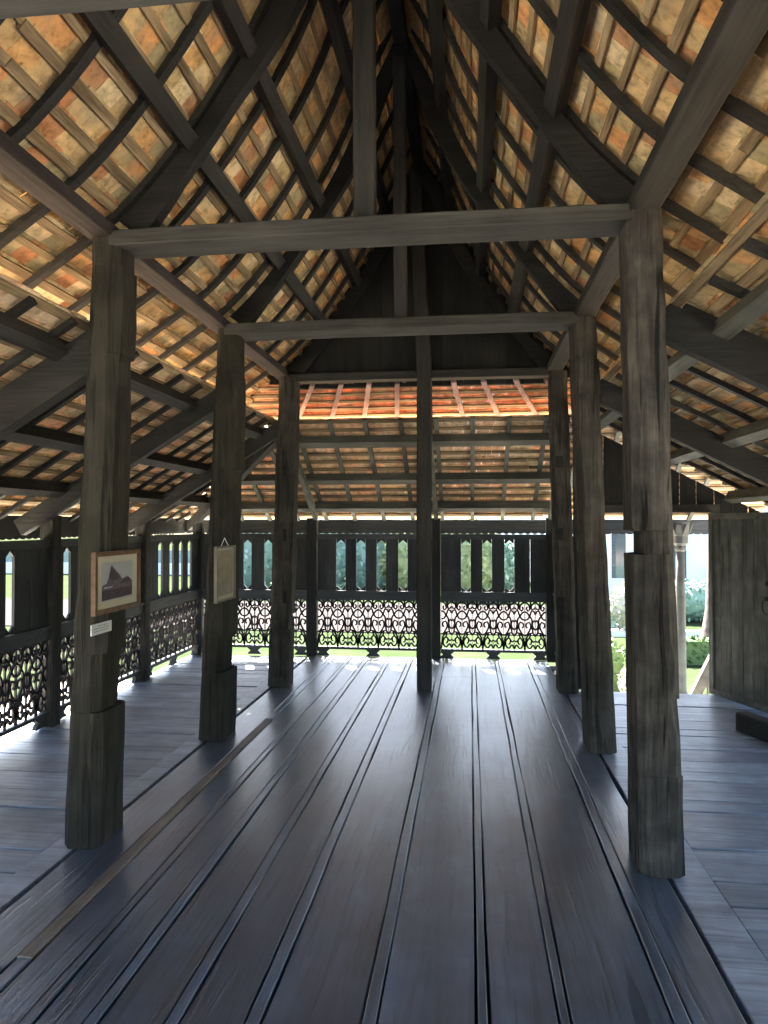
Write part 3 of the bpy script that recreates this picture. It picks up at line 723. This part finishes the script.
def wpost(x, y, lab, zt, w=.12):
    m = MB(); m.bar((x, y, -.02), (x, y, zt), w, w, up=(0, 1, 0), segs=5, rough=.002, ch=.008)
    tag(m.build('screen_post', M['post'] if y < 8 else M['beam_z']), lab, 'post', 'square posts of the veranda screens')
wpost(-3.35, 8.62, 'square screen post in the far left corner', 1.60)
wpost(-1.91, 8.62, 'square screen post in the far screen behind the bare left-row post', 1.66)
wpost(-.41, 8.62, 'square screen post directly behind the slender centre post', 1.66)
wpost(.945, 8.62, 'square screen post at the right end of the far screen', 1.66)
wpost(-3.35, 7.08, 'square post in the left screen, right of the framed picture', 1.66)
wpost(-3.35, 5.44, 'square post in the left screen, left of the framed-picture post', 1.66)
wpost(-3.35, 3.68, 'square post in the left screen, outside the left edge of the picture', 1.66)
wpost(-3.35, 2.01, 'square post of the left screen, level with the nearest tie beam', 1.66)
for y, l in ((5.2, 'level with the second tie beam'), (3.5, 'level with the broad tie beam'), (1.7, 'nearest the camera')):
    wpost(3.2, y, 'square eave post of the right veranda, ' + l, 1.42)
m = MB(); m.box(3.15, 3.25, YB, 7.08, 1.32, 1.44); tag(m.build('eave_beam', M['beam_y']), 'beam on the eave posts of the right veranda', 'beam')

# ------------------------------------------------------------------ doorway wall at the right
mb = MB(); x = .99
while x < 3.2:
    w = R.uniform(.13, .2); x2 = min(x + w, 3.2); g = R.uniform(.002, .006)
    zt = lambda u: SK['right']['z'] - SK['right']['m'] * (u - SK['right']['x']) - .005
    y = 7.14 + R.uniform(-.003, .003)
    zb = 1.775 if x2 < 2.3 else 0.0
    if x < 2.3 < x2: x2 = 2.3; zb = 1.775
    if x < 1.14: zb = 0.0; x2 = min(x2, 1.14)
    if zt(x2) > zb + .02: mb.prism([(x + g, zb), (x2 - g, zb), (x2 - g, zt(x2)), (x + g, zt(x))], lambda u, v, t: (u, t, v), y, y + .02)
    x = x2
struct(mb.build('wall_door', M['black_z']), 'dark boarded wall above and beside the open doorway', 'wall')
m = MB(); m.box(1.14, 2.33, 7.09, 7.18, 1.70, 1.775); m.box(1.14, 1.2, 7.09, 7.18, 0, 1.70); m.box(2.27, 2.33, 7.09, 7.18, 0, 1.70)
struct(m.build('trim_1', M['beam_x']), 'dark lintel and jambs of the open doorway', 'door frame')
# door leaf swung inwards
H0 = Vector((2.25, 7.07, 0)); H1 = Vector((2.68, 5.86, 0)); dd = (H1 - H0).normalized(); nn = Vector((-dd.y, dd.x, 0)); LW = (H1 - H0).length
door = thing('door_1', 'grey weathered plank door leaf standing open with an iron ring handle', 'door', H0); door['kind'] = 'structure'
Fd = lambda u, v, t: H0 + dd * u + nn * t + Vector((0, 0, v))
m = MB(); n = 9
for k in range(n):
    a, b = LW * k / n + .004, LW * (k + 1) / n - .004
    zb = .03 + .02 * math.sin(k * .7); j = R.uniform(-.002, .002)
    m.prism([(a, .05), (b, .05), (b, 1.665), (a, 1.665)], Fd, -.018 + j, .012 + j)
m.build('planks', M['door'], door)
for z0, z1, nm in ((1.635, 1.69, 'top_batten'), (.012, .06, 'bottom_batten')):
    m = MB(); m.prism([(-.005, z0), (LW + .005, z0), (LW + .005, z1), (-.005, z1)], Fd, -.034, .02); m.build(nm, M['grey_y'], door)
m = MB(); m.prism([(-.01, .02), (.045, .02), (.045, 1.69), (-.01, 1.69)], Fd, -.03, .02); m.build('edge_stile', M['door'], door)
# iron ring handle and latch on the face towards the hall
uc = .75; rings = []
sgn = -1
for k in range(25):
    a = 2 * math.pi * k / 24; rr_, r0 = .052, .006
    c = Fd(uc + rr_ * math.sin(a), .90 + .065 * math.cos(a), sgn * .05); o_ = Fd(uc, .90, sgn * .05)
    rad = (c - o_).normalized()
    rings.append([c + rad * r0 * math.cos(b) + nn * r0 * math.sin(b) for b in [2 * math.pi * q / 8 for q in range(8)]])
m = MB(); m.loft(rings, cap=False); hd = m.build('door_handle', M['iron'], door, True); hd['label'] = 'black iron ring handle'
m = MB(); m.prism([(uc - .014, .95), (uc + .014, .95), (uc + .014, .985), (uc - .014, .985)], Fd, sgn * .06, sgn * .017); m.build('handle_staple', M['iron'], door)
m = MB(); m.prism([(uc - .035, 1.075), (uc + .03, 1.08), (uc + .03, 1.10), (uc - .01, 1.12), (uc - .035, 1.095)], Fd, sgn * .035, sgn * .017); m.build('latch', M['iron'], door)
# timber block on the floor in front of the door
m = MB(); m.bar((2.10, 5.93, .055), (2.52, 4.92, .055), .11, .15, ch=.012, segs=3, rough=.003)
tag(m.build('timber_sill', M['beam_y']), 'loose dark timber baulk lying on the floor in front of the plank door', 'timber')

# ------------------------------------------------------------------ pictures on the posts
def inner_x(t_):     # inner face of the left posts at height z
    return t_
def picture(y0, y1, z0, z1, x, fw, name, lab, fm, tilt=0.0):
    t = thing(name, lab, 'picture', (x, (y0 + y1) / 2, z0), 'pictures hung on the posts')
    P = lambda u, v, w: Vector((x + w, u, v))
    m = MB()
    for a, b, c, d in ((y0, y1, z0, z0 + fw), (y0, y1, z1 - fw, z1), (y0, y0 + fw, z0 + fw, z1 - fw), (y1 - fw, y1, z0 + fw, z1 - fw)):
        m.prism([(a, c), (b, c), (b, d), (a, d)], P, 0, .022)
    m.build('frame', fm, t)
    return t, P
x1 = -1.752
t, P = picture(3.17, 3.635, 1.165, 1.462, x1, .022, 'framed_picture', 'brown-framed photograph of a steep-roofed old house, on the nearest left post', M['gold'])
m = MB(); m.prism([(3.19, 1.185), (3.615, 1.185), (3.615, 1.442), (3.19, 1.442)], P, .002, .010); m.build('mount', M['mat_board'], t)
pu, pv = (3.245, 3.56), (1.222, 1.408)
m = MB(); m.prism([(pu[0], pv[0]), (pu[1], pv[0]), (pu[1], pv[1]), (pu[0], pv[1])], P, .0095, .0115); pr = m.build('print', M['photo_sky'], t)
q = lambda a, b: (pu[0] + (pu[1] - pu[0]) * a, pv[0] + (pv[1] - pv[0]) * b)
m = MB()
m.prism([q(.04, .42), q(.16, .46), q(.22, .62), q(.30, .93), q(.42, .80), q(.56, .66), q(.66, .52), q(.74, .56), q(.84, .58), q(.93, .50), q(.99, .44), q(.99, .05), q(.01, .02), q(.01, .36)], P, .0114, .0118)
m.build('printed_house', M['photo_mid'], pr)
m = MB()
m.prism([q(.24, .60), q(.30, .90), q(.43, .74), q(.58, .58), q(.50, .54), q(.34, .52)], P, .0117, .0121)
m.prism([q(.02, .03), q(.98, .06), q(.98, .30), q(.02, .28)], P, .0117, .0121)
m.prism([q(.55, .40), q(.95, .42), q(.88, .55), q(.72, .54)], P, .0117, .0121)
m.build('printed_shadow', M['photo_dark'], pr)
m = MB(); m.prism([q(.06, .33), q(.34, .34), q(.34, .37), q(.08, .37)], P, .0117, .0122); m.build('printed_highlight', M['photo_sky'], pr)
# caption card
t = thing('caption_card', 'small white caption card pinned below the framed house photograph', 'sign', (-1.7355, 3.3, 1.07))
P2 = lambda u, v, w: Vector((-1.775 + w, u, v))
m = MB(); m.prism([(3.21, 1.066), (3.40, 1.066), (3.40, 1.118), (3.21, 1.118)], P2, .0, .006); m.build('card', M['card'], t)
m = MB()
for r_ in range(3):
    u = 3.232 + (.035 if r_ == 0 else 0); e = 3.385 - (.03 if r_ == 0 else .01 * r_)
    while u < e:
        w = R.uniform(.006, .018); m.prism([(u, 1.104 - r_ * .012), (min(u + w, e), 1.104 - r_ * .012), (min(u + w, e), 1.108 - r_ * .012), (u, 1.108 - r_ * .012)], P2, .0055, .0064); u += w + .004
m.build('print_lines', M['ink'], t)
# sheet on the second post
x2 = -1.752
t, P = picture(4.79, 5.19, 1.045, 1.435, x2 + .0, .012, 'framed_sheet', 'thin-framed yellowed sheet on the second left post', M['thin_frame'])
m = MB(); m.prism([(4.80, 1.055), (5.18, 1.055), (5.18, 1.425), (4.80, 1.425)], P, .002, .008); m.build('mount', M['mat_board'], t)
m = MB(); m.prism([(4.83, 1.085), (5.155, 1.085), (5.155, 1.405), (4.83, 1.405)], P, .0075, .0095); sh = m.build('sheet', M['paper'], t)
m = MB()
m.prism([(4.91, 1.437), (4.92, 1.437), (4.99, 1.49), (4.985, 1.495)], P, .005, .008); m.prism([(5.06, 1.437), (5.07, 1.437), (4.99, 1.495), (4.985, 1.49)], P, .005, .008)
m.build('hanging_wire', M['card'], t)

# ------------------------------------------------------------------ porch column and stair outside the doorway
t = thing('porch_column', 'grey-white carved porch column seen through the doorway', 'column', (2.42, 8.70, -.5))
m = MB(); m.lathe((2.42, 8.70, -.5), [(.08, 0), (.08, .12), (.06, .16), (.058, .5), (.05, 1.4), (.047, 1.78)], 18); m.build('shaft', M['column'], t, True)
m = MB(); m.lathe((2.42, 8.70, 1.27), [(.05, 0), (.065, .02), (.065, .05), (.055, .06), (.088, .10), (.09, .18), (.10, .20), (.105, .34)], 8); m.build('capital', M['column'], t)
for k in range(8):
    a = 2 * math.pi * (k + .5) / 8; c = Vector((2.42 + .10 * math.cos(a), 8.70 + .10 * math.sin(a), 1.48))
    m = MB(); w = Vector((-math.sin(a), math.cos(a), 0)) * .035; o_ = Vector((math.cos(a), math.sin(a), 0))
    m.loft([[c - w + o_ * .0, c + w + o_ * .0, c + w * .6 + Vector((0, 0, .10)) + o_ * .035, c - w * .6 + Vector((0, 0, .10)) + o_ * .035],
            [c - w - o_ * .03, c + w - o_ * .03, c + w * .6 + Vector((0, 0, .10)), c - w * .6 + Vector((0, 0, .10))]])
    m.build('capital_leaf', M['column'], t)
t = thing('stair_railing', 'sloping tan stair handrail with turned balusters outside the doorway', 'railing', (2.85, 8.3, -.5))
a, b = Vector((2.30, 8.05, -.40)), Vector((3.20, 8.05, 1.45))
m = MB(); m.bar(a, b, .07, .10, up=(0, 0, 1)); m.build('handrail', M['stair'], t)
k = 0; x = 2.44
while x < 3.35:
    zt = a.z + (b.z - a.z) * (x - a.x) / (b.x - a.x) - .07
    h = zt + .5
    if h > .12:
        m = MB(); m.lathe((x, 8.05, -.5), [(.018, 0), (.018, h * .12), (.011, h * .16), (.022, h * .3), (.013, h * .45), (.02, h * .55), (.012, h * .7), (.02, h * .85), (.016, h)], 10); m.build('baluster', M['stair'], t, True)
    x += .072

# ------------------------------------------------------------------ garden
def blob(name, c, r, mat, n, lab, cat, leaf=.06, grp=None, core=None, trunk=None, box=False):
    t = thing(name, lab, cat, (c[0], c[1], -1.4), grp)
    m = MB(); rx, ry, rz = r
    for _ in range(n):
        if box:
            f = R.randrange(5); u, v = R.uniform(-1, 1), R.uniform(-1, 1)
            p = [(-1, u, v), (1, u, v), (u, -1, v), (u, 1, v), (u, v, 1)][f]
            q = Vector(p)
        else:
            q = Vector((R.gauss(0, 1), R.gauss(0, 1), R.gauss(0, 1))).normalized()
        k = 1 + R.uniform(-.12, .08); p = Vector((c[0] + q.x * rx * k, c[1] + q.y * ry * k, c[2] + q.z * rz * k))
        a = Vector((R.gauss(0, 1), R.gauss(0, 1), R.gauss(0, 1))).normalized(); b = a.cross(q if not box else Vector((.3, .5, .8)))
        if b.length < .01: continue
        b.normalize(); s = leaf * R.uniform(.6, 1.3)
        i = len(m.v); m.v += [tuple(p - a * s), tuple(p + b * s * .45), tuple(p + a * s), tuple(p - b * s * .45)]; m.f.append((i, i + 1, i + 2, i + 3))
    m.build('foliage', mat, t)
    m = MB()
    if box: m.box(c[0] - rx * .93, c[0] + rx * .93, c[1] - ry * .93, c[1] + ry * .93, c[2] - rz, c[2] + rz * .94)
    else: m.loft([[(c[0] + rx * .9 * math.sin(f) * math.cos(g), c[1] + ry * .9 * math.sin(f) * math.sin(g), c[2] + rz * .9 * -math.cos(f)) for g in [2 * math.pi * i / 12 for i in range(12)]] for f in [math.pi * (j + .15) / 8.3 for j in range(9)]])
    m.build('inner_leaves', mat, t, not box)
    if trunk:
        m = MB(); m.lathe((c[0], c[1], -1.42), [(trunk * 1.4, 0), (trunk, .4), (trunk * .8, c[2] + 1.42)], 10); m.build('trunk', M['bark'], t, True)
    return t
def gx(px, Y): return (px - 470) / 720 * Y * 1.0141
blob('round_bush', (gx(632, 12.2), 12.2, -1.05), (.36, .36, .36), M['leaf_p'], 700, 'pale round clipped bush outside the doorway', 'bush', .05)
blob('hedge', (2.22, 13.5, -1.0), (.40, .8, .42), M['leaf'], 900, 'green clipped hedge left of the pale round bush', 'hedge', .06, box=True)
blob('hedge', (5.2, 16.2, -1.15), (1.6, .3, .27), M['leaf'], 1500, 'low green hedge behind the porch column', 'hedge', .06, box=True)
blob('hedge', (3.9, 21.5, -1.1), (1.1, .5, .3), M['leaf_t'], 900, 'blue-green hedge below the small pale tree', 'hedge', .08, box=True)
blob('small_tree', (gx(624, 18), 18, -.45), (.55, .5, .62), M['leaf_p'], 900, 'small pale-leaved tree between the right-row posts', 'tree', .07, trunk=.06)
blob('shrub', (gx(675, 23), 23, -.75), (1.2, .6, .6), M['leaf_t'], 900, 'blue-green shrub in front of the white house veranda', 'bush', .09)
m = MB(); X0 = gx(700, 18)
m.loft([[(X0 + dx + r * math.cos(a), 18 + r * math.sin(a), z) for a in [2 * math.pi * i / 14 for i in range(14)]] for z, r, dx in ((-1.45, .42, -.05), (-1.1, .33, -.03), (-.5, .26, 0), (.5, .23, .03), (2.0, .21, .05), (4.5, .18, .0), (7, .12, .1))])
tr_ = thing('tall_tree', 'tall tree with reddish mottled bark behind the porch column', 'tree', (X0, 18, -1.4)); m.build('trunk', M['bark'], tr_, True)
m = MB()
for _ in range(1500):
    q = Vector((R.gauss(0, 1), R.gauss(0, 1), R.gauss(0, 1))).normalized() * R.uniform(.5, 1); p = Vector((X0 + q.x * 2.6, 18 + q.y * 2.6, 7.6 + q.z * 1.8)); a = Vector((R.gauss(0, 1), R.gauss(0, 1), R.gauss(0, 1))).normalized(); b = a.orthogonal().normalized(); s = .16
    i = len(m.v); m.v += [tuple(p - a * s), tuple(p + b * s * .5), tuple(p + a * s), tuple(p - b * s * .5)]; m.f.append((i, i + 1, i + 2, i + 3))
m.build('foliage', M['leaf'], tr_)
m = MB(); m.box(2.6, 9, 19.6, 19.85, -1.4, -1.22); tag(m.build('garden_kerb', M['white']), 'white kerb in front of the small pale tree', 'kerb')
# white house behind
def house(x0, x1, y, depth, zt, lab, wins, roofmat, bal=None):
    t = thing('white_house', lab, 'building', ((x0 + x1) / 2, y + depth / 2, -1.4), 'houses beyond the garden')
    m = MB(); m.box(x0, x1, y, y + depth, -1.42, zt); m.build('walls', M['white'], t)
    xm = (x0 + x1) / 2
    m = MB(); m.prism([(y - .7, zt), (y + depth + .7, zt), (y + depth / 2, zt + depth * .3)], lambda u, v, w: (w, u, v), x0 - .6, x1 + .6); m.build('roof', roofmat, t)
    for (a, b, c, d) in wins:
        m = MB(); m.box(a - .08, b + .08, y - .05, y, c - .08, d + .08); w = m.build('window', M['white_wood'], t)
        m = MB(); m.box(a, b, y - .06, y - .045, c, d); m.build('pane', M['glass'], w)
        m = MB()
        for k in range(int((d - c) / .12)): m.box(a, a + (b - a) * .3, y - .075, y - .06, c + .12 * k + .01, c + .12 * k + .09)
        m.build('louvre', M['shutter'], w)
    if bal:
        a, b = bal
        m = MB(); m.box(a, b, y - 1.6, y - 1.5, -.62, -.52); m.box(a, b, y - 1.6, y - 1.5, -1.42, -1.3); m.build('veranda_rail', M['white_wood'], t)
        m = MB(); k = a
        while k < b: m.box(k, k + .07, y - 1.58, y - 1.52, -1.3, -.62); k += .2
        m.build('veranda_baluster', M['white_wood'], t)
    return t
house(4.3, 12.5, 27, 7, 3.2, 'white house with louvred windows seen through the doorway', [(7.0, 7.7, -.6, 1.5), (8.6, 9.6, -.5, 1.5), (5.1, 5.6, -.4, 1.3)], M['slate'], (6.9, 12.3))
house(.9, 6.0, 37, 6, 1.0, 'small white house behind the shrubs beyond the far screen', [(1.7, 2.6, -.9, .4), (4.2, 5.0, -.9, .4)], M['slate'])
house(-46, -40, 8, 14, 1.6, 'white building to the side of the lawn, beyond the left screen', [], M['slate'])
for k, (x, y, r, mt, lab) in enumerate([
    (-9.6, 30.5, 2.3, 'leaf_t', 'large blue-green shrub beyond the far screen, far left'),
    (-6.3, 30, 1.9, 'leaf_t', 'tall blue-green shrub behind the leftmost slot of the four-slot screen'),
    (-4.3, 31, 2.1, 'leaf_t', 'grey-green shrub behind the four-slot screen panel'),
    (-2.4, 30, 1.7, 'leaf_y', 'yellow-green shrub just left of the slender centre post'),
    (-.1, 29, 1.75, 'leaf_y', 'yellow-green shrub just right of the slender centre post'),
    (1.2, 32, 1.2, 'leaf_t', 'low blue-green shrub in front of the small white house')]):
    blob('shrub', (x, y, -1.4 + r * .85), (r * .75, r * .6, r), M[mt], 1100, lab, 'bush', .16)
for k, (x, y, lab) in enumerate([(-11.5, 48, 'broad green tree beyond the left half of the far screen'), (-22, 46, 'green tree beyond the lawn on the left'), (12, 46, 'green tree behind the white louvred house')]):
    blob('garden_tree', (x, y, 3.6), (3.6, 3.6, 3.2), M['leaf'], 1800, lab, 'tree', .3, trunk=.25)
t = thing('boundary_fence', 'blue-green slatted fence on a low white wall beyond the left screen', 'fence', (-27, 40, -1.4))
m = MB(); m.box(-48, -11.5, 40, 40.2, -1.42, -.72); m.build('wall_base', M['white'], t)
m = MB()
for k in range(9): m.box(-48, -11.5, 40.05, 40.12, -.72 + .085 * k, -.65 + .085 * k)
m.build('slat', M['slate'], t)
